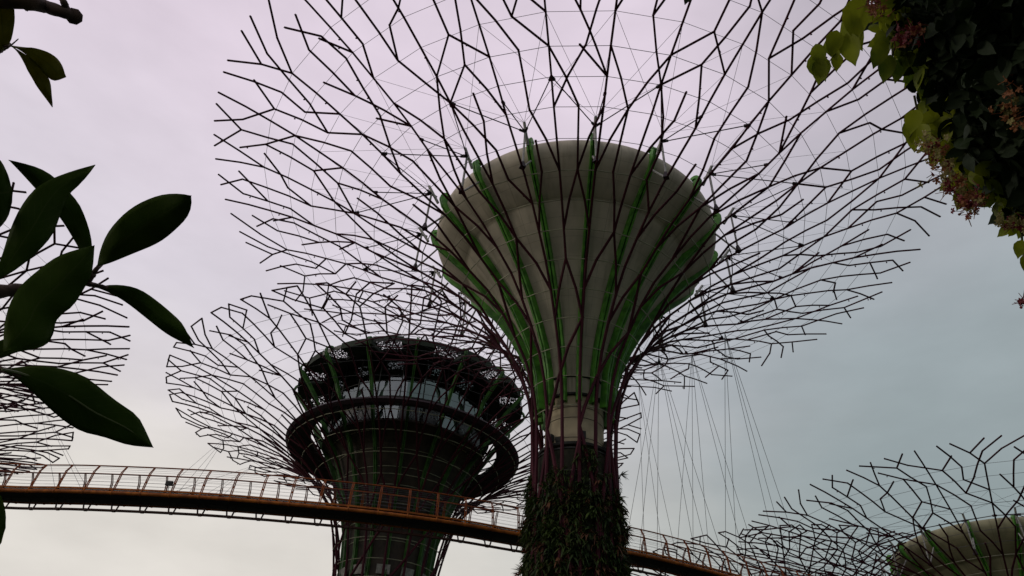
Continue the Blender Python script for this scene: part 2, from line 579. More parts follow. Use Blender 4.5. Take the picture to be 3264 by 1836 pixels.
def bowl_tree_meshes(key, prof, dz, zc, k, close):
    """every mesh of one kind of tree; dz drops the bowl, zc is where the concrete column starts"""
    sh = Shape(prof)
    T = {'sh': sh}
    T['branch'] = branch_meshes(sh, 'branch', k, close)
    T['hoop'] = []
    for L in range(0, 16):
        r = .036 if L <= 8 else (.018 if L < 13 else .014)
        T['hoop'].append(hoop_mesh(sh, L, r * (1 if k <= 1 else k)).mesh('hoop', M['hoop'] if L <= 8 else M['wire']))
    b = MB()
    pr = [(r, z + dz) for r, z in BOWL]
    b.lathe(pr, 128)
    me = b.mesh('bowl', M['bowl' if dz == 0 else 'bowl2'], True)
    uv = me.uv_layers.new(name='UVMap')
    arc = [0]
    for a, c_ in zip(pr[:-1], pr[1:]):
        arc.append(arc[-1] + math.hypot(a[0] - c_[0], a[1] - c_[1]))
    n = 128
    for p in me.polygons:
        ks = [vi % n for vi in p.vertices]
        wrap = max(ks) - min(ks) > n / 2
        for li, vi in zip(p.loop_indices, p.vertices):
            kk = vi % n
            uv.data[li].uv = ((kk + (n if wrap and kk < n / 2 else 0)) / n, arc[vi // n])
    T['bowl'] = me
    b = MB()
    b.lathe([(0, pr[-1][1] - .6), (9.3, pr[-1][1] - .6)], 64)
    T['lid'] = b.mesh('bowl_floor', M['concrete'])
    c_ = MB()
    z0 = zc
    c_.lathe([(1.78, 0), (1.78, z0 + dz - .02)], 48)
    T['column'] = c_.mesh('column', M['concrete'], True)
    c_ = MB()
    c_.lathe([(1.79, 25.0 + dz), (1.95, 25.0 + dz), (1.97, 25.12 + dz), (1.83, 25.14 + dz)], 48, closed=True)
    c_.lathe([(1.99, 26.15 + dz), (2.07, 26.15 + dz), (2.09, 26.25 + dz), (2.0, 26.27 + dz)], 48, closed=True)
    for zz in (22.2, 23.5, 24.2):
        c_.lathe([(1.785, zz + dz), (1.80, zz + dz), (1.80, zz + .03 + dz), (1.785, zz + .03 + dz)], 48, closed=True)
    T['collar'] = c_.mesh('collar_ring', M['darkmetal'])
    path = [(2.5, 24.3), (2.75, 26.5), (3.15, 28), (3.8, 29.5), (4.6, 31), (5.55, 32.5), (6.7, 34), (7.8, 35.3), (8.75, 36.2), (9.7, 37.1), (10.3, 37.8), (10.5, 38.4)]
    f, web, cen = fin_mesh([(a, b_ + dz) for a, b_ in path], .33, .46)
    f.v += web.v
    nf = len(f.v) - len(web.v)
    f.f += [tuple(i + nf for i in q) for q in web.f]
    me = f.mesh('fin', [M['fin'], M['fin_web']])
    for p in me.polygons[-len(web.f):]:
        p.material_index = 1
    T['fin'] = me
    # mast, struts and stays at the head of a fin
    s = MB()
    th = R(.72)
    rd = Vector((math.sin(th), -math.cos(th), 0))
    Z = Vector((0, 0, 1))
    tip = rd * 10.75 + Z * (38.35 + dz)
    node = rd * 11.15 + Z * (38.55 + dz)
    gus = sh.pt(0, 8.25)
    s.tube([rd * 10.6 + Z * (37.9 + dz), rd * 11.4 + Z * (39.15 + dz)], .10, 8)
    s.tube([tip, node], .10, 6)
    s.tube([node, gus], .075, 6)
    s.tube([rd * 9.9 + Z * (37.2 + dz), gus], .07, 6)
    T['mast'] = s.mesh('mast', M['pipe'])
    s = MB()
    for tgt in ((-2, 11), (2, 11), (0, 10.45)):
        q = sh.pt(*tgt)
        s.tube([node, node + (q - node) * .08], .085, 6)
        s.tube([node, q], .036 * k, 5)
        s.tube([q + (node - q) * .06, q], .10, 6)
    s.tube([gus + (node - gus) * .16, gus], [.09, .24], 4)
    T['strut'] = s.mesh('strut', M['steel2'])
    s = MB()
    top = rd * 11.4 + Z * (39.15 + dz)
    for tgt in ((-2, 13), (2, 13), (0, 12), (-4, 13), (4, 13.0)):
        s.tube([top, sh.pt(*tgt)], .012, 4)
    T['stay'] = s.mesh('stay_wire', M['wire'])
    # flood lamps and boxes round the column under the bowl
    s = MB()
    for a in range(6):
        an = R(60 * a + 9)
        rd2, tg2 = Vector((math.sin(an), -math.cos(an), 0)), Vector((math.cos(an), math.sin(an), 0))
        s.box(rd2 * 1.95 + Z * (22.3 + dz), tg2 * .15, rd2 * .12, Z * .22)
        an2 = an + R(22)
        rd2, tg2 = Vector((math.sin(an2), -math.cos(an2), 0)), Vector((math.cos(an2), math.sin(an2), 0))
        if a % 2:
            s.box(rd2 * 2.12 + Z * (21.85 + dz), tg2 * .24, rd2 * .1, (Z * .2 + rd2 * .1))
    s.lathe([(1.82, 21.62 + dz), (2.2, 21.6 + dz), (2.24, 21.74 + dz), (1.82, 21.76 + dz)], 40, closed=True)
    s.lathe([(2.2, 21.28 + dz), (2.3, 21.28 + dz), (2.3, 21.36 + dz), (2.2, 21.36 + dz)], 40, closed=True)
    T['lamp'] = s.mesh('planter_frame', M['darkmetal'])
    s = MB()
    s.lathe([(2.5, 0), (2.45, 8 + dz * .5), (2.38, 15 + dz), (2.25, 21.27 + dz)], 40)
    T['core'] = s.mesh('planted_core', M['trunk'])
    TREES[key] = T


bowl_tree_meshes('tall', PROF1, 0, 25, 1.0, False)
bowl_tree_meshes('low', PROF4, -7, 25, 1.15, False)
TREES['left'] = dict(TREES['tall'])
TREES['left']['branch'] = branch_meshes(TREES['tall']['sh'], 'branch', 1.4, False)
TREES['left_far'] = dict(TREES['tall'])
TREES['left_far']['branch'] = branch_meshes(TREES['tall']['sh'], 'branch', 1.4, True)
TREES['far'] = dict(TREES['tall'])
TREES['far']['branch'] = branch_meshes(TREES['tall']['sh'], 'branch', 1.45, True)


def bowl_tree(T, loc, label, rz=0, sc=1.0, masts=True, sz=None):
    root = empty('supertree', loc, rz)
    root.scale = (sc, sc, sz or sc)
    tag(root, label, 'supertree', 'tree shaped steel towers of the garden')
    link('column', T['column'], root)
    link('planted_core', T['core'], root)
    link('planter_frame', T['lamp'], root)
    link('collar_ring', T['collar'], root)
    bw = link('bowl', T['bowl'], root)
    link('bowl_floor', T['lid'], bw)
    for k in range(8):
        for j in range(2):
            link('branch', T['branch'][j], root, None, R(45 * k))
    for h in T['hoop']:
        link('hoop', h, root)
    for k in range(16):
        f = link('fin', T['fin'], root, None, R(22.5 * k))
        if masts:
            link('mast', T['mast'], f)
            link('strut', T['strut'], f)
            link('stay_wire', T['stay'], f)
    return root


AX1 = Vector((4.34, 42.0, 0))


def pol(d, az):
    return Vector((d * math.sin(R(az)), d * math.cos(R(az)), 0))


t1 = bowl_tree(TREES['tall'], AX1, 'largest supertree in front with pale flared bowl, green fins and plant covered trunk')
P3, P4, P5, P6 = pol(80.5, -48.7), pol(95, 33.6), pol(100, 20.6), pol(118, -45.4)
bowl_tree(TREES['left'], P3, 'supertree canopy tips poking out behind the large leaves at the left edge', R(14), 1.0)
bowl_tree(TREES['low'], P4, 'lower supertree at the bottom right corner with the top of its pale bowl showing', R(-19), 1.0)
T5 = bowl_tree(TREES['far'], P5, 'distant supertree crown behind the orange walkway, just right of the planted trunk', R(25), .75, sz=.78)
T6 = bowl_tree(TREES['left_far'], P6, 'far dense supertree crown low at the left edge above the walkway railing', R(5), 1.13)

# ------------------------------------------------------------------ plants on the front trunk


def leaf_blade(mb, base, d, nrm, ln, wd, droop=.25, n=3):
    d = d.normalized()
    side = d.cross(nrm)
    if side.length < 1e-4:
        return
    side.normalize()
    i0 = len(mb.v)
    for i in range(n + 1):
        q = i / n
        wq = wd * math.sin(math.pi * min(1, .12 + .88 * q) ** .8) if i < n else 0
        p = base + d * (ln * q) - Vector((0, 0, 1)) * (ln * droop * q * q)
        if i == n:
            mb.v.append(p)
        else:
            mb.v += [p - side * wq / 2, p + side * wq / 2]
    for i in range(n - 1):
        a = i0 + 2 * i
        mb.f.append((a, a + 1, a + 3, a + 2))
    a = i0 + 2 * (n - 1)
    mb.f.append((a, a + 1, a + 2))


rnd = random.Random(11)
cl = MB()
br = MB()
fr = MB()
Zv = Vector((0, 0, 1))
for i in range(4400):
    h = rnd.uniform(9.5, 21.6)
    a = rnd.uniform(-math.pi, math.pi)
    if h > 20.2 + .9 * math.sin(a * 3 + 1) + .5 * math.sin(a * 8) or (h > 18.5 and rnd.random() < .3):
        continue
    rd = Vector((math.sin(a), -math.cos(a), 0))
    tg = Vector((math.cos(a), math.sin(a), 0))
    lump = .5 + .5 * math.sin(a * 5 + h * .9) * math.sin(h * 1.7 - a * 3)
    rr = 2.38 + rnd.uniform(0, .14 + .42 * lump + max(0, 19 - h) * .02)
    base = rd * rr + Zv * h
    kind = rnd.random()
    patch = math.sin(a * 4 + h * .6) * math.sin(h * 1.1 + a * 2)
    kb, kf = (.45, .62) if patch > .35 else ((.30, .88) if patch < -.45 else (.70, .84))
    mb = cl if kind < kb else (fr if kind < kf else br)
    big = rnd.choice((.2, .3, .3, .42, .55, .75)) * rnd.uniform(.85, 1.15) * (1 if h < 19 else .75)
    for j in range(rnd.randint(6, 11)):
        d = rd * rnd.uniform(.15, 1.0) + tg * rnd.uniform(-1, 1) + Zv * rnd.uniform(-.8, .6)
        leaf_blade(mb, base + tg * rnd.uniform(-.12, .12) + Zv * rnd.uniform(-.12, .12), d, Zv + rd * rnd.uniform(-.5, .5), big * rnd.uniform(.5, 1.0), big * rnd.uniform(.10, .24), rnd.uniform(.2, .8))
for mb, nm, mt, lb in ((cl, 'climbing_plants', 'plants', 'dark green climbing plants covering the trunk of the front supertree'), (fr, 'ferns', 'plants2', 'paler green ferns dotted among the dark plants on the front trunk'), (br, 'dry_fronds', 'brown', 'brown dry fronds among the plants on the front trunk')):
    o = mb.build(nm, M[mt])
    o.location = AX1
    tag(o, lb, 'plants', None, 'stuff')


def rosette(name, loc, out, material, n, ln, wd, label, cat, seed):
    rn = random.Random(seed)
    mb = MB()
    for i in range(n):
        d = out * rn.uniform(.3, 1) + Vector((rn.uniform(-1, 1), rn.uniform(-1, 1), rn.uniform(-.3, 1)))
        leaf_blade(mb, Vector((0, 0, 0)), d, Zv + Vector((rn.uniform(-.4, .4), rn.uniform(-.4, .4), 0)), ln * rn.uniform(.6, 1), wd * rn.uniform(.6, 1), rn.uniform(.1, .5), 4)
    o = mb.build(name, material)
    o.location = loc
    return tag(o, label, cat)


def on_trunk(dx, dy, r):
    """point of the front trunk's surface of radius r under a view point"""
    d = ray(dx, dy)
    ex, ey = CAM.x - AX1.x, CAM.y - AX1.y
    A, B, C = d.x ** 2 + d.y ** 2, 2 * (ex * d.x + ey * d.y), ex * ex + ey * ey - r * r
    q = B * B - 4 * A * C
    tt = (-B - math.sqrt(max(q, 0))) / (2 * A)
    return CAM + d * tt


for dx, dy, nm, mt, n, ln, wd, lb, ct in ((1328, 1388, 'bromeliad', 'red', 26, .5, .1, 'red bromeliad at the left edge of the planted trunk under the walkway', 'plant'),
                                          (1318, 1440, 'orchid_spray', 'red', 34, .95, .07, 'reddish feathery plant sticking out left of the trunk at the bottom edge', 'plant'),
                                          (1380, 1330, 'fern', 'plants2', 22, .7, .12, 'light green fern left of centre on the planted trunk', 'plant'),
                                          (1325, 1325, 'spiky_plant', 'plants', 22, .75, .09, 'spiky dark plant jutting left where the walkway meets the trunk', 'plant'),
                                          (1572, 1335, 'fern', 'plants', 24, .75, .1, 'dark fern jutting right from the trunk just above the walkway railing', 'plant'),
                                          (1562, 1195, 'fern', 'plants', 18, .6, .09, 'small dark fern at the top right of the planted trunk', 'plant')):
    p = on_trunk(dx, dy, 2.62)
    rosette(nm, p, (p - AX1 - Zv * p.z).normalized(), M[mt], n, ln, wd, lb, ct, int(dx))

# planting panel frames seen between the bars
fm = MB()
for a0, z0, z1 in ((-10, 14.8, 19.9), (26, 17.4, 19.9), (60, 13, 19), (-52, 13, 19.5)):
    pts = []
    for a, z in ((a0 - 11, z0), (a0 + 11, z0), (a0 + 11, z1), (a0 - 11, z1), (a0 - 11, z0)):
        an = R(a)
        pts.append(Vector((2.43 * math.sin(an), -2.43 * math.cos(an), z)))
    for p, q in zip(pts[:-1], pts[1:]):
        fm.tube([p, q], .022, 4)
fm.build('panel_frame', M['pipe'], t1)

# ------------------------------------------------------------------ the tall tree with the rooftop restaurant
AX2 = pol(86, -7.84)
SH2 = Shape(PROF2)
t2 = empty('supertree', AX2)
tag(t2, 'tallest supertree behind, carrying a round glass walled restaurant and a dark ring', 'supertree', 'tree shaped steel towers of the garden')
BR2 = branch_meshes(SH2, 'branch', 1.3, True)
for k in range(8):
    for j in range(2):
        link('branch', BR2[j], t2, None, R(45 * k + 4))
for L in range(0, 16):
    hoop_mesh(SH2, L, .045 if L <= 8 else .022).build('hoop', M['hoop'] if L <= 8 else M['wire'], t2)
b = MB()
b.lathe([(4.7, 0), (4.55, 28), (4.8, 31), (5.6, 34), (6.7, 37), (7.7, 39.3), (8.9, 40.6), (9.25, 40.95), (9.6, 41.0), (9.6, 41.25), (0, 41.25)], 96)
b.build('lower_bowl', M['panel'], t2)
b = MB()
for z in (29.5, 31.5, 33.3, 35.1, 36.9, 38.7, 40.3):
    r = float(np.interp(z, [28, 31, 34, 37, 39.3, 40.6, 41], [4.55, 4.8, 5.6, 6.7, 7.7, 8.9, 9.25]))
    b.lathe([(r - .02, z), (r + .07, z), (r + .07, z + .07), (r - .02, z + .07)], 96, closed=True)
b.build('panel_joint', M['hoop'], t2)
b = MB()                                                # planting frames below the bowl
for k in range(12):
    an = R(30 * k + 4)
    rd, tg = Vector((math.sin(an), -math.cos(an), 0)), Vector((math.cos(an), math.sin(an), 0))
    b.box(rd * 4.95 + Zv * 26.4, tg * .7, rd * .06, Zv * .45 + rd * .1)
    b.box(rd * 4.85 + Zv * 24.9, tg * .95, rd * .08, Zv * .28)
b.build('planter_frame', M['pipe'], t2)
b = MB()
b.lathe([(11.1, 42.05), (12.2, 41.5), (13.6, 40.95), (13.9, 41.3), (13.7, 41.6), (12.3, 42.1), (11.15, 42.45)], 96, closed=True)
for k in range(32):                                     # brackets carrying the ring
    an = R(11.25 * k + 4)
    rd = Vector((math.sin(an), -math.cos(an), 0))
    b.tube([rd * 9.3 + Zv * 41.1, rd * 11.3 + Zv * 42.1], .07, 5)
    b.tube([rd * 8.6 + Zv * 39.9, rd * 12.4 + Zv * 41.6], .06, 5)
b.build('ring_platform', M['steel2'], t2)
b = MB()
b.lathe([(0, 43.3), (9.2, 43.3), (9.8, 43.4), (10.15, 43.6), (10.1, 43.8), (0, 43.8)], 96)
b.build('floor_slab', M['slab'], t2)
for (ra, za, zb, nm) in ((9.15, 41.25, 43.3, 'lower'), (10.0, 43.8, 49.0, 'upper')):
    for k in range(24):
        g_ = MB()
        g_.lathe([(ra, za), (ra, zb)], 4, R(15 * k + .4), R(15 * k + 14.6))
        g_.build('window', M['glass'], t2)
b = MB()
for k in range(24):
    an = R(15 * k)
    rd, tg = Vector((math.sin(an), -math.cos(an), 0)), Vector((math.cos(an), math.sin(an), 0))
    b.box(rd * 10.03 + Zv * 46.4, tg * .05, rd * .07, Zv * 2.6)
    b.box(rd * 9.18 + Zv * 42.27, tg * .05, rd * .06, Zv * 1.02)
b.lathe([(9.98, 45.75), (10.06, 45.75), (10.06, 45.81), (9.98, 45.81)], 96, closed=True)
b.build('window_frame', M['darkmetal'], t2)
b = MB()                                                # lift core, arches and room dividers behind the glass
b.lathe([(4.2, 43.8), (4.2, 49.0)], 32)
b.lathe([(4.2, 41.25), (4.2, 43.3)], 32)
for k in range(11):
    an = R(33 * k + 8)
    rd, tg = Vector((math.sin(an), -math.cos(an), 0)), Vector((math.cos(an), math.sin(an), 0))
    b.box(rd * 7.2 + Zv * (46.2 if k % 2 else 45.9), tg * (.9 if k % 2 else .5), rd * .12, Zv * (1.4 if k % 2 else 1.1))
b.build('room_wall', M['interior'], t2)
b = MB()
for k in range(7):
    an = R(51 * k + 20)
    c0 = Vector((8.6 * math.sin(an), -8.6 * math.cos(an), 43.8))
    tg = Vector((math.cos(an), math.sin(an), 0))
    b.tube([c0 + tg * (1.2 * math.cos(R(q))) + Zv * (1.6 + 1.2 * math.sin(R(q))) for q in range(0, 181, 20)], .09, 5)
b.build('arch', M['pipe'], t2)
# roof: dark soffit, then twelve leaf-cut screens alternating with deep dark coffers, then a broken fascia
b = MB()
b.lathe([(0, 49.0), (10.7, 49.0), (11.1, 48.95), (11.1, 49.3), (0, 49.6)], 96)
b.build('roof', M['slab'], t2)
for k in range(24):
    b = MB()
    a0, a1 = R(15 * k + 1), R(15 * k + 14)
    if k % 2:
        b.lathe([(11.1, 49.0), (13.8, 48.45), (13.9, 48.9)], 5, a0, a1)
        b.build('leaf_screen', M['screen'], t2)
    else:
        b.lathe([(11.1, 48.8), (12.6, 48.35), (14.0, 48.2), (14.05, 48.95), (11.1, 49.2)], 3, a0 - R(1.5), a1 + R(1.5), closed=True)
        b.build('coffer', M['rooftop'], t2)
b = MB()
for k in range(24):
    a0 = R(15 * k)
    zt = 49.1 + .3 * ((k * 7) % 3) / 2
    b.lathe([(13.5, 48.72), (13.7, 48.72), (13.65, zt), (13.5, zt)], 3, a0, a0 + R(15), closed=True)
b.build('fascia', M['rooftop'], t2)
for k in range(24):                                     # cut screens standing in front of the lower windows
    if k % 3 != 2:
        b = MB()
        b.lathe([(9.42, 41.3), (9.42, 43.2)], 4, R(15 * k + .8), R(15 * k + 14.2))
        b.build('leaf_screen', M['screen'], t2)
path = [(5.0, 25.3), (5.05, 28), (5.35, 31), (6.2, 34), (7.4, 37), (8.6, 39.4), (9.9, 41.3), (11.1, 43.2), (12.1, 45.2), (13.3, 46.7), (14.3, 47.8)]
f, web, _ = fin_mesh(path, .30, .42, .9)
nf = len(f.v)
f.v += web.v
f.f += [tuple(i + nf for i in q) for q in web.f]
me = f.mesh('fin', [M['fin2'], M['fin_web']])
for p in me.polygons[-len(web.f):]:
    p.material_index = 1
for k in range(16):
    link('fin', me, t2, None, R(22.5 * k + 6))

# ------------------------------------------------------------------ the hanging walkway
DECK = 22.0
PLAN = [(-57.5, 51.6), (-47, 53.6), (-35.9, 54.0), (-29.9, 53.4), (-23.2, 53.0), (-18.4, 53.0), (-11.4, 53.45), (-7.2, 53.95), (-2.9, 54.85), (1.5, 56.2), (6.2, 57.4), (10.8, 58.9), (14.2, 60.4), (17.9, 62.3), (26, 66.5), (38, 72.6), (49.5, 77.8)]


def catmull(pts, n):
    P = [Vector((x, y, 0)) for x, y in pts]
    out = []
    for i in range(len(P) - 1):
        p0, p1, p2, p3 = P[max(i - 1, 0)], P[i], P[i + 1], P[min(i + 2, len(P) - 1)]
        for k in range(n):
            q = k / n
            out.append(.5 * ((2 * p1) + (p2 - p0) * q + (2 * p0 - 5 * p1 + 4 * p2 - p3) * q * q + (3 * p1 - p0 - 3 * p2 + p3) * q ** 3))
    out.append(P[-1])
    return out


raw = catmull(PLAN, 24)
STEP = 2.05
cum = [0]
for a, b_ in zip(raw[:-1], raw[1:]):
    cum.append(cum[-1] + (b_ - a).length)


def along(s):
    s = min(max(s, 0), cum[-1])
    i = max(0, min(len(raw) - 2, int(np.searchsorted(cum, s)) - 1))
    q = (s - cum[i]) / max(1e-6, cum[i + 1] - cum[i])
    p = raw[i] + (raw[i + 1] - raw[i]) * q
    d = (raw[i + 1] - raw[i]).normalized()
    return p + Zv * DECK, d, Vector((-d.y, d.x, 0))     # position, direction, away from the camera


NS = int(cum[-1] / STEP)
st = [along(i * STEP / 2) for i in range(2 * NS + 1)]
walk = empty('skyway', (st[0][0].x, st[0][0].y, 0))
O0 = walk.location.copy()
tag(walk, 'curved orange footbridge hanging between the supertrees with wire railings', 'footbridge')


def sweep(o, z):
    return [p + n * o + Zv * z - O0 for p, d, n in st]


def strip(name, sec, material):
    mb = MB()
    m_ = len(sec)
    for p, d, n in st:
        for (o, z) in sec:
            mb.v.append(p + n * o + Zv * z - O0)
    for i in range(len(st) - 1):
        for k in range(m_):
            k2 = (k + 1) % m_
            mb.f.append((i * m_ + k, i * m_ + k2, (i + 1) * m_ + k2, (i + 1) * m_ + k))
    mb.f.append(tuple(range(m_)))
    mb.f.append(tuple(range(len(mb.v) - 1, len(mb.v) - m_ - 1, -1)))
    return mb.build(name, material, walk)


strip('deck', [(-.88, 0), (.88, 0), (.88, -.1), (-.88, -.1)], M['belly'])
for i in range(2 * NS + 1):                              # cross ribs under the deck
    p, d, n = st[i]
    b = MB()
    b.box(p - Zv * .17 - O0, d * .04, n * .98, Zv * .07)
    if i % 2 == 0:
        b.build('cross_rib', M['lowpipe'], walk)
strip('toe_plate', [(-1.02, .12), (-.89, .12), (-.89, .0), (-1.02, .0)], M['orange'])
strip('toe_plate', [(.89, .12), (1.02, .12), (1.02, .0), (.89, .0)], M['orange'])
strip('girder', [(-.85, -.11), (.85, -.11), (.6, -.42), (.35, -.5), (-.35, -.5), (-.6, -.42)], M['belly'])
for o in (-1.05, 1.05):
    b = MB()
    b.tube(sweep(o, -.25), .13, 10)
    for i in range(NS + 1):
        p, d, n = along(i * STEP)
        c0 = p + n * o - Zv * .25 - O0
        b.tube([c0 - d * .04, c0 + d * .04], .155, 10)
    b.build('deck_pipe', M['orange'], walk, True)
b = MB()
b.tube(sweep(0, -1.12), .10, 8)
b.build('bottom_chord', M['lowpipe'], walk, True)
LEAN = .62
for o, RH in ((-.95, 2.05), (.95, 1.72)):
    s_ = 1 if o < 0 else -1
    b = MB()
    b.tube(sweep(o + s_ * LEAN, RH), .055, 6)
    b.build('handrail', M['rail'], walk)
    b = MB()
    for zz in (.35, .65, .95, 1.25, 1.5, 1.7, 1.88):
        off = .24 * zz / 1.45 if zz < 1.45 else .24 + (LEAN - .24) * (zz - 1.45) / .6
        b.tube(sweep(o + s_ * off, zz * RH / 2.05), .009, 3)
    b.build('railing_wires', M['wire'], walk)
post = {}
for i in range(NS + 1):
    p, d, n = along(i * STEP)
    p2, d2, n2 = along(i * STEP + STEP * .36)
    for (pp, dd, nn, s_) in ((p, d, n, -1), (p2, d2, n2, 1)):
        b = MB()
        base = pp + nn * (.95 * s_) - O0
        hk = 1 if s_ < 0 else .84
        k1 = base - nn * (s_ * .24) + Zv * (1.45 * hk)
        k2 = base - nn * (s_ * LEAN) + Zv * (2.05 * hk)
        for e in (-.055, .055):
            b.tube([base + dd * e, k1 + dd * e], .042, 5)
            b.tube([k1 + dd * e, k2 + dd * e * .8], .036, 5)
        b.box((base + k1) / 2 + dd * .0, dd * .05, nn * .012, (k1 - base) * .05)
        nf = len(b.f)
        b.box(pp + nn * (1.03 * s_) - Zv * .12 - O0, dd * .05, nn * .06, Zv * .17)
        o_ = b.build('railing_post', [M['rail'], M['orange']], walk)
        for pl_ in o_.data.polygons[nf:]:
            pl_.material_index = 1
for i in range(NS + 1):
    p, d, n = along(i * STEP)
    p = p - O0
    b = MB()
    for e in (-.16, .16):
        b.tube([p + d * (e * 2.0) - Zv * .48, p + d * e - Zv * 1.12], .06, 5)
    b.box(p - Zv * 1.13, d * .12, n * .11, Zv * .08)
    b.build('chord_hanger', M['lowpipe'], walk)
# small flood lamp on the walkway railing


def near_s(dx, dy):
    d = ray(dx, dy)
    best = min(range(len(raw)), key=lambda i: abs(math.atan2(raw[i].x, raw[i].y) - math.atan2(d.x, d.y)))
    return cum[best]


p, d, n = along(near_s(432, 1240))
b = MB()
q = p - n * 1.05 + Zv * .62 - O0
b.box(q, d * .24, n * .10, Zv * .15)
b.tube([q - Zv * .15 - d * .04, p - n * 1.0 - O0], .02, 4)
b.tube([q - Zv * .15 + d * .04, p - n * 1.0 - O0 + d * .08], .02, 4)
b.build('flood_lamp', M['darkmetal'], walk)


# suspension cables from the crowns to the deck
def hang(top, targets):
    for (sx, o) in targets:
        p, d, n = along(sx)
        b_ = MB()
        b_.tube([top - O0, p + n * o - O0], .017, 4)
        b_.build('suspension_cable', M['wire'], walk)


sh1 = TREES['tall']['sh']


def crown(sh, ax, dx, dy, lo=9, hi=16):
    """crown node that lies nearest the line of sight through a view point"""
    d = ray(dx, dy)
    best, bp = 1e9, None
    for L in range(lo, hi):
        for c_ in range(64):
            p = sh.pt(c_, L) + ax
            v = (p - CAM).normalized()
            if (p - ax).xy.dot(ax.xy) < 0:
                continue
            e = (v - d).length
            if e < best:
                best, bp = e, p
    return bp


def sx(dx):
    return near_s(dx, 1400)


n1, n2_, n3 = crown(sh1, AX1, 1657, 884), crown(sh1, AX1, 1744, 890), crown(sh1, AX1, 1816, 842)
hang(n1, [(sx(1585), .9), (sx(1620), .9), (sx(1668), .9), (sx(1775), .9), (sx(1810), .9), (sx(1850), .9)])
hang(n2_, [(sx(1715), .9), (sx(1757), .9), (sx(1800), .9), (sx(1900), .9), (sx(1935), .9)])
hang(n3, [(sx(1840), .9), (sx(1872), .9), (sx(1985), .9), (sx(2015), .9), (sx(2050), .9)])
hang(crown(sh1, AX1, 1590, 980), [(sx(1640), .9), (sx(1690), .9), (sx(1725), .9)])


def near_pt(sh, ax, c_, L, rz=0):
    v = sh.pt(c_, L)
    v.rotate(Matrix.Rotation(rz, 3, 'Z'))
    return v + ax


SE = along(near_s(440, 1245))[0]


def node_near(sh, ax, dx, dy, rz=0, lo=10, hi=17):
    d = ray(dx, dy)
    best, bp = 1e9, None
    for L in range(lo, hi):
        for c_ in range(64):
            p = near_pt(sh, ax, c_, L, rz)
            e = ((p - CAM).normalized() - d).length
            if e < best:
                best, bp = e, p
    return bp


ca = node_near(SH2, AX2, 560, 1100)
cb = node_near(SH2, AX2, 640, 1170)
hang(ca, [(near_s(372, 1245), .9), (near_s(420, 1245), .9), (near_s(452, 1245), .9)])
hang(cb, [(near_s(440, 1245), -.9), (near_s(470, 1245), .9), (near_s(500, 1245), .9), (near_s(530, 1245), .9)])
cc = node_near(sh1, P3, 140, 1120, R(14))
hang(cc, [(near_s(60, 1245), .9), (near_s(125, 1245), .9), (near_s(200, 1245), .9), (near_s(218, 1245), .9)])

# ------------------------------------------------------------------ broad leaves at the left, close to the camera
bush = empty('broadleaf_tree', at(-330, 900, 1.5) * 1.0)
bush.location.z = 0
tag(bush, 'broadleaf tree at the left edge, its big glossy dark leaves reaching into view', 'tree')
B0 = bush.location.copy()


def resamp(pts, n):
    P = [Vector(p) for p in pts]
    for _ in range(2):                                   # round the corners
        Q = [P[0]]
        for a, b_ in zip(P[:-1], P[1:]):
            Q += [a * .75 + b_ * .25, a * .25 + b_ * .75]
        Q.append(P[-1])
        P = Q
    L = [0]
    for a, b_ in zip(P[:-1], P[1:]):
        L.append(L[-1] + (b_ - a).length)
    out = []
    for k in range(n + 1):
        s = L[-1] * k / n
        i = max(0, min(len(P) - 2, int(np.searchsorted(L, s)) - 1))
        q = (s - L[i]) / max(1e-6, L[i + 1] - L[i])
        out.append(P[i] + (P[i + 1] - P[i]) * q)
    return out


def big_leaf(edge_a, edge_b, d0, d1, cup=.03, label=None, rib=False, fold=0, mt='leaf'):
    """leaf blade between two edges that run from stalk to tip; d0/d1 are distances of stalk and tip"""
    n, m_ = 18, 8
    A, Bq = resamp(edge_a, n), resamp(edge_b, n)
    mb = MB()
    rp = []
    rr = random.Random(len(edge_a) * 31 + int(edge_a[1][0]))
    w1, w2 = rr.uniform(0, 6), rr.uniform(0, 6)
    for i in range(n + 1):
        q = i / n
        dist = d0 + (d1 - d0) * q
        for k in range(m_ + 1):
            s = k / m_
            xy = A[i] * (1 - s) + Bq[i] * s
            wl = (A[i] - Bq[i]).length
            dep = dist + cup * .4 * (abs(2 * s - 1) ** 1.4 - .5) * (wl / 150) + fold * (s - .5) * wl / 150 + .006 * math.sin(9 * q + w1 + 2 * s) + .004 * math.sin(23 * q + w2) * abs(2 * s - 1)
            mb.v.append(at(xy.x, xy.y, dep) - B0)
        xy = (A[i] + Bq[i]) / 2
        rp.append(at(xy.x, xy.y, dist - cup * .2 * ((A[i] - Bq[i]).length / 150) - .001) - B0)
    W = m_ + 1
    for i in range(n):
        for k in range(m_):
            a = i * W + k
            mb.f.append((a, a + 1, a + W + 1, a + W))
    o = mb.build('leaf', M[mt], bush, True)
    uv = o.data.uv_layers.new(name='UVMap')
    for lp in o.data.loops:
        uv.data[lp.index].uv = ((lp.vertex_index % W) / m_, (lp.vertex_index // W) / n)
    sol = o.modifiers.new('thickness', 'SOLIDIFY')
    sol.thickness = .0008
    if label:
        o['label'] = label
    if rib:
        r_ = MB()
        r_.tube(rp, [.0016 * (1 - .75 * i / n) for i in range(n + 1)], 5)
        r_.build('midrib', M['leafrib'], o)
    return o


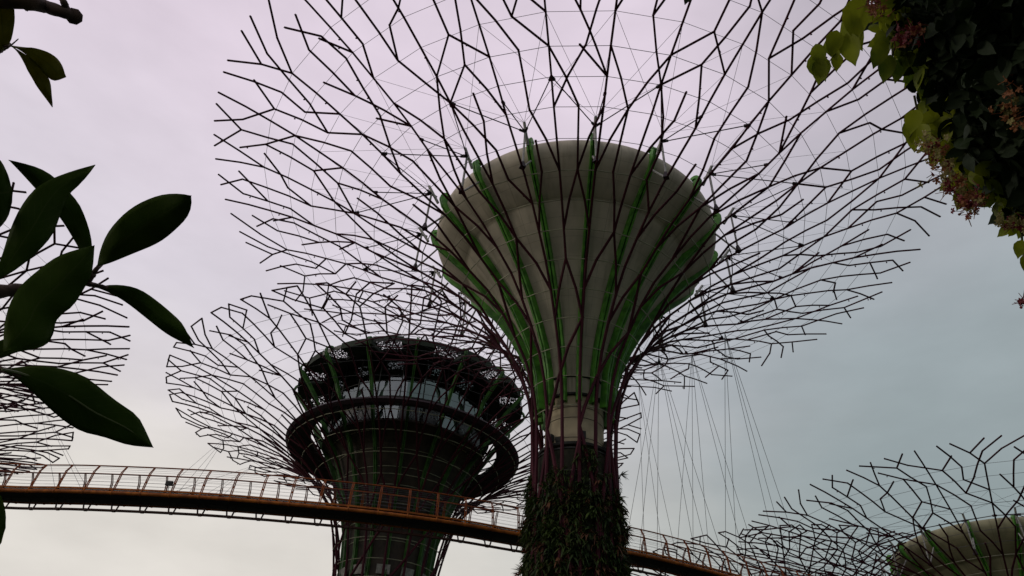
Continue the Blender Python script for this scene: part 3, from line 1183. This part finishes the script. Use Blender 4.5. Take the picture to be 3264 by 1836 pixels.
big_leaf([(5, 929), (60, 921), (130, 920), (215, 944), (290, 1008), (345, 1042), (363, 1075), (386, 1126)],
         [(5, 929), (40, 950), (85, 990), (150, 1052), (205, 1088), (260, 1098), (320, 1121), (386, 1126)], 1.0, 1.12, .035, 'long pointed leaf hanging lowest with a pale midrib', True)
big_leaf([(244, 670), (252, 625), (275, 575), (330, 520), (400, 489), (450, 486), (481, 492)],
         [(244, 670), (270, 665), (330, 640), (400, 612), (440, 580), (474, 545), (483, 515), (481, 492)], 1.14, 1.05, .04, 'broad blunt leaf standing out to the right')
big_leaf([(240, 722), (290, 714), (350, 724), (400, 760), (435, 790), (462, 815), (488, 876)],
         [(240, 722), (280, 738), (320, 762), (370, 802), (420, 842), (460, 862), (488, 876)], 1.16, 1.2, .05, 'narrow drooping leaf curving down to the right')
big_leaf([(8, 885), (10, 800), (40, 728), (85, 688), (140, 645), (190, 628), (238, 617)],
         [(8, 885), (60, 878), (125, 862), (140, 800), (185, 772), (215, 720), (233, 690), (238, 617)], .98, 1.02, .03, 'widest dark leaf in front')
big_leaf([(-20, 712), (0, 660), (30, 560), (70, 490), (112, 456), (180, 430), (239, 414)],
         [(-20, 712), (40, 680), (95, 635), (135, 590), (150, 545), (170, 490), (205, 462), (239, 414)], 1.02, 1.1, .035, 'upright leaf with a sharp tip pointing up right')
big_leaf([(228, 690), (234, 640), (228, 585), (205, 520), (182, 492), (130, 438), (75, 414), (22, 402)],
         [(228, 690), (212, 650), (195, 615), (150, 545), (120, 510), (95, 480), (60, 440), (22, 402)], 1.2, 1.18, .03, 'thin leaf behind with its tip pointing left')
big_leaf([(-120, 470), (-60, 400), (-10, 388), (14, 420), (31, 478)],
         [(-120, 470), (-70, 560), (-20, 590), (12, 562), (28, 530), (31, 478)], 1.05, 1.05, .03, None)
big_leaf([(60, 830), (100, 735), (140, 665), (150, 668)], [(60, 830), (110, 760), (130, 690), (150, 668)], 1.24, 1.24, .02)
big_leaf([(-60, 1300), (-40, 1230), (0, 1236), (14, 1280), (16, 1315), (4, 1365)], [(-60, 1300), (-50, 1370), (-20, 1400), (4, 1365)], 1.0, 1.0, .02, None)
big_leaf([(-50, 900), (0, 850), (60, 850), (140, 800)], [(-50, 900), (0, 905), (40, 885), (95, 878), (130, 860), (140, 800)], 1.12, 1.16, .02, None, False)
# leaves in the top corner
big_leaf([(18, 112), (45, 117), (100, 122), (140, 140), (158, 165), (163, 185), (167, 194)],
         [(18, 112), (48, 124), (75, 145), (105, 178), (125, 200), (140, 205), (167, 194)], 1.12, 1.16, .02, 'folded leaf in the top left corner', mt='leaf_pale')
big_leaf([(30, 116), (70, 140), (100, 165), (125, 197), (130, 225), (131, 270)],
         [(30, 116), (50, 138), (70, 178), (95, 222), (115, 248), (131, 270)], 1.13, 1.16, .02, None, mt='leaf_pale')
big_leaf([(2, 128), (26, 108), (38, 60), (36, 15), (30, -40), (-20, -90)], [(2, 128), (-10, 100), (-30, 40), (-45, -30), (-20, -90)], 1.1, 1.1, .02, None, mt='leaf_pale')


def twig(pts, rad, dist, name='twig', bumps=0):
    b_ = MB()
    P = []
    Q = [Vector(p) for p in pts]
    for a, c2 in zip(Q[:-1], Q[1:]):
        for k in range(6):
            P.append(a + (c2 - a) * k / 6)
    P.append(Q[-1])
    rn = random.Random(int(pts[0][1]) + 5)
    n = len(P)
    rr = [rad[0] + (rad[1] - rad[0]) * i / (n - 1) * 1.0 for i in range(n)]
    rr = [r * rn.uniform(.9, 1.12) for r in rr]
    b_.tube([at(p.x, p.y, dist + .01 * math.sin(i * .7)) - B0 for i, p in enumerate(P)], rr, 8)
    for k in range(bumps):
        i = rn.randrange(0, max(1, n // 2))
        p = at(P[i].x + rn.uniform(-6, 6), P[i].y + rn.uniform(0, 6), dist) - B0
        e = at(P[i].x + rn.uniform(-12, 16), P[i].y + rn.uniform(10, 24), dist) - B0
        b_.tube([p, p.lerp(e, .6) + (e - p).cross(FW) * .2, e], [.0025, .0016, .0006], 4)
    return b_.build(name, M['twig'], bush, True)


twig([(-200, -30), (60, 2), (120, 18), (186, 41)], (.013, .0052), 1.1, bumps=16)
twig([(186, 41), (189, 42)], (.009, .008), 1.1)
twig([(148, -20), (160, 5), (168, 22), (172, 36)], (.0035, .004), 1.1)
twig([(-90, 180), (-30, 140), (0, 124), (22, 112)], (.006, .003), 1.12)
twig([(2, 124), (14, 116), (30, 112), (46, 98)], (.0015, .0006), 1.1)
twig([(-200, 760), (-60, 738), (60, 728), (180, 716), (234, 690)], (.011, .0045), 1.15)
twig([(225, 705), (240, 680), (256, 662)], (.0035, .0028), 1.15)
twig([(215, 712), (250, 720), (290, 727)], (.004, .002), 1.16)
twig([(-120, 870), (-60, 900), (0, 928), (60, 950)], (.006, .002), 1.02)
twig([(-200, 760), (-150, 640), (-20, 712)], (.006, .003), 1.06)
# trunk and limbs out of the frame that carry the twigs
b = MB()
hub = at(-200, 760, 1.15)
b.tube([Vector((B0.x - .25, B0.y - .1, 0)) - B0, Vector((B0.x - .2, B0.y, .9)) - B0, at(-330, 1000, 1.4) - B0, at(-330, 500, 1.4) - B0, at(-300, 0, 1.35) - B0, at(-280, -500, 1.5) - B0], [.06, .05, .04, .032, .026, .015], 10)
b.tube([at(-330, 900, 1.4) - B0, hub - B0], [.022, .011], 8)
b.tube([at(-310, 200, 1.37) - B0, at(-200, -30, 1.1) - B0], [.018, .013], 8)
b.tube([at(-310, 260, 1.37) - B0, at(-90, 180, 1.12) - B0], [.012, .006], 8)
b.tube([at(-330, 940, 1.4) - B0, at(-120, 870, 1.02) - B0], [.012, .006], 8)
b.tube([at(-330, 1250, 1.35) - B0, at(-60, 1300, 1.0) - B0], [.012, .004], 8)
b.build('trunk', M['twig'], bush, True)

# ------------------------------------------------------------------ flowering vine on the right
vine = empty('flowering_vine', at(2520, 250, 3.4))
vine.location.z = 0
tag(vine, 'dense hanging creeper with round green leaves and pink and salmon flowers at the top right', 'vine')
V0 = vine.location.copy()
rv = random.Random(23)
OUT = [(2196, -60), (2205, 40), (2232, 110), (2268, 165), (2300, 215), (2318, 260), (2330, 310), (2352, 360), (2385, 430), (2430, 490), (2470, 492), (2500, 505), (2530, 545), (2560, 575), (2640, 640), (2900, 700), (2950, -60)]


def inside(x, y, poly):
    c_ = False
    j = len(poly) - 1
    for i in range(len(poly)):
        xi, yi = poly[i]
        xj, yj = poly[j]
        if (yi > y) != (yj > y) and x < (xj - xi) * (y - yi) / (yj - yi) + xi:
            c_ = not c_
        j = i
    return c_


def edge_dist(x, y):
    best = 1e9
    for (x0, y0), (x1, y1) in zip(OUT[:-2], OUT[1:-1]):
        dx, dy = x1 - x0, y1 - y0
        q = max(0, min(1, ((x - x0) * dx + (y - y0) * dy) / (dx * dx + dy * dy)))
        best = min(best, math.hypot(x - x0 - q * dx, y - y0 - q * dy))
    return best


def vine_leaf(mb, base, d, nrm, ln, wd):
    """rounded leaf with a drip tip, folded a little along the midrib"""
    d = d.normalized()
    side = d.cross(nrm)
    if side.length < 1e-3:
        return
    side.normalize()
    nn = side.cross(d)
    i0 = len(mb.v)
    prof = ((0, .02), (.12, .62), (.32, 1.0), (.55, .95), (.76, .62), (.9, .22), (1.0, .02))
    for q, w_ in prof:
        c0 = base + d * (ln * q) - Zv * (ln * .18 * q * q)
        e = wd * .5 * w_
        mb.v += [c0 - side * e + nn * (e * .28), c0, c0 + side * e + nn * (e * .28)]
    for i in range(len(prof) - 1):
        a = i0 + 3 * i
        mb.f += [(a, a + 1, a + 4, a + 3), (a + 1, a + 2, a + 5, a + 4)]


def rand_dir():
    return Vector((rv.uniform(-1, 1), rv.uniform(-1, 1), rv.uniform(-1.2, .35)))


inner, outer = MB(), MB()
single = []
cnt = 0
while cnt < 6400:
    x, y = rv.uniform(2190, 2930), rv.uniform(-60, 700)
    if not inside(x, y, OUT):
        continue
    ed = edge_dist(x, y)
    if ed < 30 and rv.random() < .45:
        continue
    cnt += 1
    deep = min(1, ed / 160)
    dist = 3.35 + rv.uniform(-.45, .55) * (.35 + .65 * deep)
    nr = (-ray(x, y) + Vector((rv.uniform(-.9, .9), rv.uniform(-.9, .9), rv.uniform(-.9, .9)))).normalized()
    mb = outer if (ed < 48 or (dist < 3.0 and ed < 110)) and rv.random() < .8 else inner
    if len(single) < 82 and ed < 60 and x < 2600 and dist < 3.35 and y > 0:
        mb = MB()
        single.append(mb)
    s_ = rv.uniform(.042, .088)
    vine_leaf(mb, at(x, y, dist) - V0, rand_dir() * 1.0, nr, s_, s_ * rv.uniform(.55, .72))
# sprays that hang out of the mass
SPRAYS = [([(2195, -30), (2160, 60), (2115, 110), (2090, 150), (2070, 178)], 3.1, [(2040, 165, 60), (2060, 168, 55), (2052, 132, 52), (2090, 118, 60), (2130, 75, 88), (2160, 30, 92), (2105, 100, 58), (2130, 115, 75), (2105, 150, 40), (2075, 170, 62)]),
          ([(2300, 240), (2310, 290), (2300, 330), (2285, 350)], 3.2, [(2282, 325, 55), (2296, 340, 58), (2306, 300, 60), (2318, 330, 52)]),
          ([(2250, 120), (2240, 160), (2245, 185)], 3.15, [(2225, 130, 62), (2240, 165, 66), (2262, 175, 60), (2210, 100, 58)]),
          ([(2570, 590), (2576, 640), (2586, 690), (2573, 757)], 3.22, [(2572, 620, 40), (2582, 655, 40)])]
for pts, dist, lv in SPRAYS:
    stems = MB()
    stems.tube([at(x, y, dist + .02) - V0 for x, y in pts], [.0045, .0035, .003, .002, .0015][:len(pts)], 5)
    stems.build('stem', M['vinestem'], vine)
    for x, y, sz in lv:
        mb = MB()
        single.append(mb)
        ln = sz * 1.267 / FPX * dist * .92
        dd = -CY + CX * rv.uniform(-.5, .5) + FW * rv.uniform(-.3, .3)
        nr = (-ray(x, y) + Vector((rv.uniform(-.35, .35), rv.uniform(-.35, .35), rv.uniform(-.3, .3)))).normalized()
        vine_leaf(mb, at(x, y - sz * .42, dist + rv.uniform(-.05, .05)) - V0, dd, nr, ln, ln * rv.uniform(.55, .75))
for mb in single[:100]:
    mb.build('leaf', M['vine'], vine, True)
for mb in single[100:]:
    k0 = len(outer.v)
    outer.v += mb.v
    outer.f += [tuple(i + k0 for i in q) for q in mb.f]
# unseen slab of leaves added above and behind the frame to shade the creeper
shade_n = 0
while shade_n < 2600:
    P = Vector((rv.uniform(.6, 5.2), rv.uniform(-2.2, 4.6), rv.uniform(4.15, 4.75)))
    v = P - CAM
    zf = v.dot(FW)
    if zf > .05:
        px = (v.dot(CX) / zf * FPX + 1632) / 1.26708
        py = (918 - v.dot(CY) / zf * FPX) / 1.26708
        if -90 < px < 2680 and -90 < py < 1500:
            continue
    shade_n += 1
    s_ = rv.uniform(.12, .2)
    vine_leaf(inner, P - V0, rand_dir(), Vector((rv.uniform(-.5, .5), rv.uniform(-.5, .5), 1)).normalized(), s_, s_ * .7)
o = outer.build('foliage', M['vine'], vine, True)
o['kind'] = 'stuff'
o = inner.build('inner_and_shade_foliage', M['vineshade'], vine, True)  # creeper interior plus the unseen leaves added for shade
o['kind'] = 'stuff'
for k in range(26):
    x0 = rv.uniform(2380, 2900)
    P = [(x0 + rv.uniform(-60, 60) * q - 40 * q, -120 + 140 * q * rv.uniform(.8, 1.2) + 30) for q in range(4)]
    P = [p for p in P if inside(p[0], p[1] + .1, OUT) or p[1] < 0]
    if len(P) > 1:
        dd = rv.uniform(3.2, 3.7)
        stems = MB()
        stems.tube([at(x, y, dd) - V0 for x, y in P], .006, 5)
        stems.build('stem', M['vinestem'], vine)
# beam out of the frame the creeper hangs from
bm_ = MB()
c0 = at(2560, -160, 3.5)
bm_.tube([c0 - CX * .7 - V0, c0 + CX * 1.9 - V0], .07, 8)
bm_.tube([c0 + CX * 1.6 - V0, Vector((c0.x + CX.x * 1.6, c0.y + CX.y * 1.6, 0)) - V0], .07, 8)
bm_.build('support_post', M['twig'], vine)



def flower_head(pts, dist, mats, n, spread, seed):
    """a cluster of small long-tubed five-petalled flowers"""
    rn = random.Random(seed)
    mb = MB()
    idx = []
    for i in range(n):
        cx, cy = pts[rn.randrange(len(pts))]
        x, y = cx + rn.gauss(0, spread), cy + rn.gauss(0, spread)
        p = at(x, y, dist + rn.uniform(-.1, .1)) - V0
        d = (Vector((rn.uniform(-1, 1), rn.uniform(-1, .4), rn.uniform(-1, .3)))).normalized()
        f0 = len(mb.f)
        mb.tube([p - d * rn.uniform(.02, .04), p], [.0012, .0016], 4)
        if rn.random() < .28:
            mb.blob(p, .0062)
        else:
            a = d.orthogonal().normalized()
            b_ = d.cross(a)
            for k in range(5):
                an = 2 * math.pi * k / 5 + rn.uniform(-.2, .2)
                o_ = a * math.cos(an) + b_ * math.sin(an)
                sd_ = d.cross(o_)
                j = len(mb.v)
                L_ = rn.uniform(.011, .016)
                mb.v += [p + sd_ * .0012, p + o_ * L_ * .6 + sd_ * .0042 + d * .003, p + o_ * L_, p + o_ * L_ * .6 - sd_ * .0042 + d * .003, p - sd_ * .0012]
                mb.f.append((j, j + 1, j + 2, j + 3, j + 4))
        idx += [rn.choice(range(len(mats)))] * (len(mb.f) - f0)
    o_ = mb.build('flower_cluster', [M[q] for q in mats], vine)
    for pl_, q in zip(o_.data.polygons, idx):
        pl_.material_index = q
    return o_


flower_head([(2345, 365), (2355, 395), (2375, 430), (2395, 455), (2415, 480), (2440, 505)], 2.98, ['petal1', 'petal2', 'petal2', 'petal3', 'petal3'], 150, 19, 1)['label'] = 'long cluster of salmon and crimson flowers along the lower left edge'
flower_head([(2420, 500), (2445, 515), (2460, 505)], 2.98, ['petal1', 'petal4', 'petal2'], 55, 14, 2)['label'] = 'crimson flowers hanging lowest'
flower_head([(2305, 75), (2285, 85), (2270, 100)], 2.95, ['petal1', 'petal1', 'petal2'], 44, 13, 3)['label'] = 'dark red flower cluster near the top'
flower_head([(2205, 10), (2215, 30), (2190, 18)], 2.95, ['petal2', 'petal2', 'petal4'], 26, 11, 4)['label'] = 'salmon buds at the top edge'
flower_head([(2545, 225), (2535, 285), (2558, 300), (2548, 260)], 2.9, ['petal2', 'petal3', 'petal2'], 55, 16, 5)['label'] = 'salmon cluster at the right edge'
flower_head([(2540, 560), (2520, 550), (2570, 570)], 3.05, ['petal1', 'petal3'], 36, 9, 6)['label'] = 'few crimson buds on the lowest spray'
flower_head([(2572, 760)], 3.2, ['petal4', 'petal1'], 9, 5, 7)['label'] = 'single pink flower at the right edge'
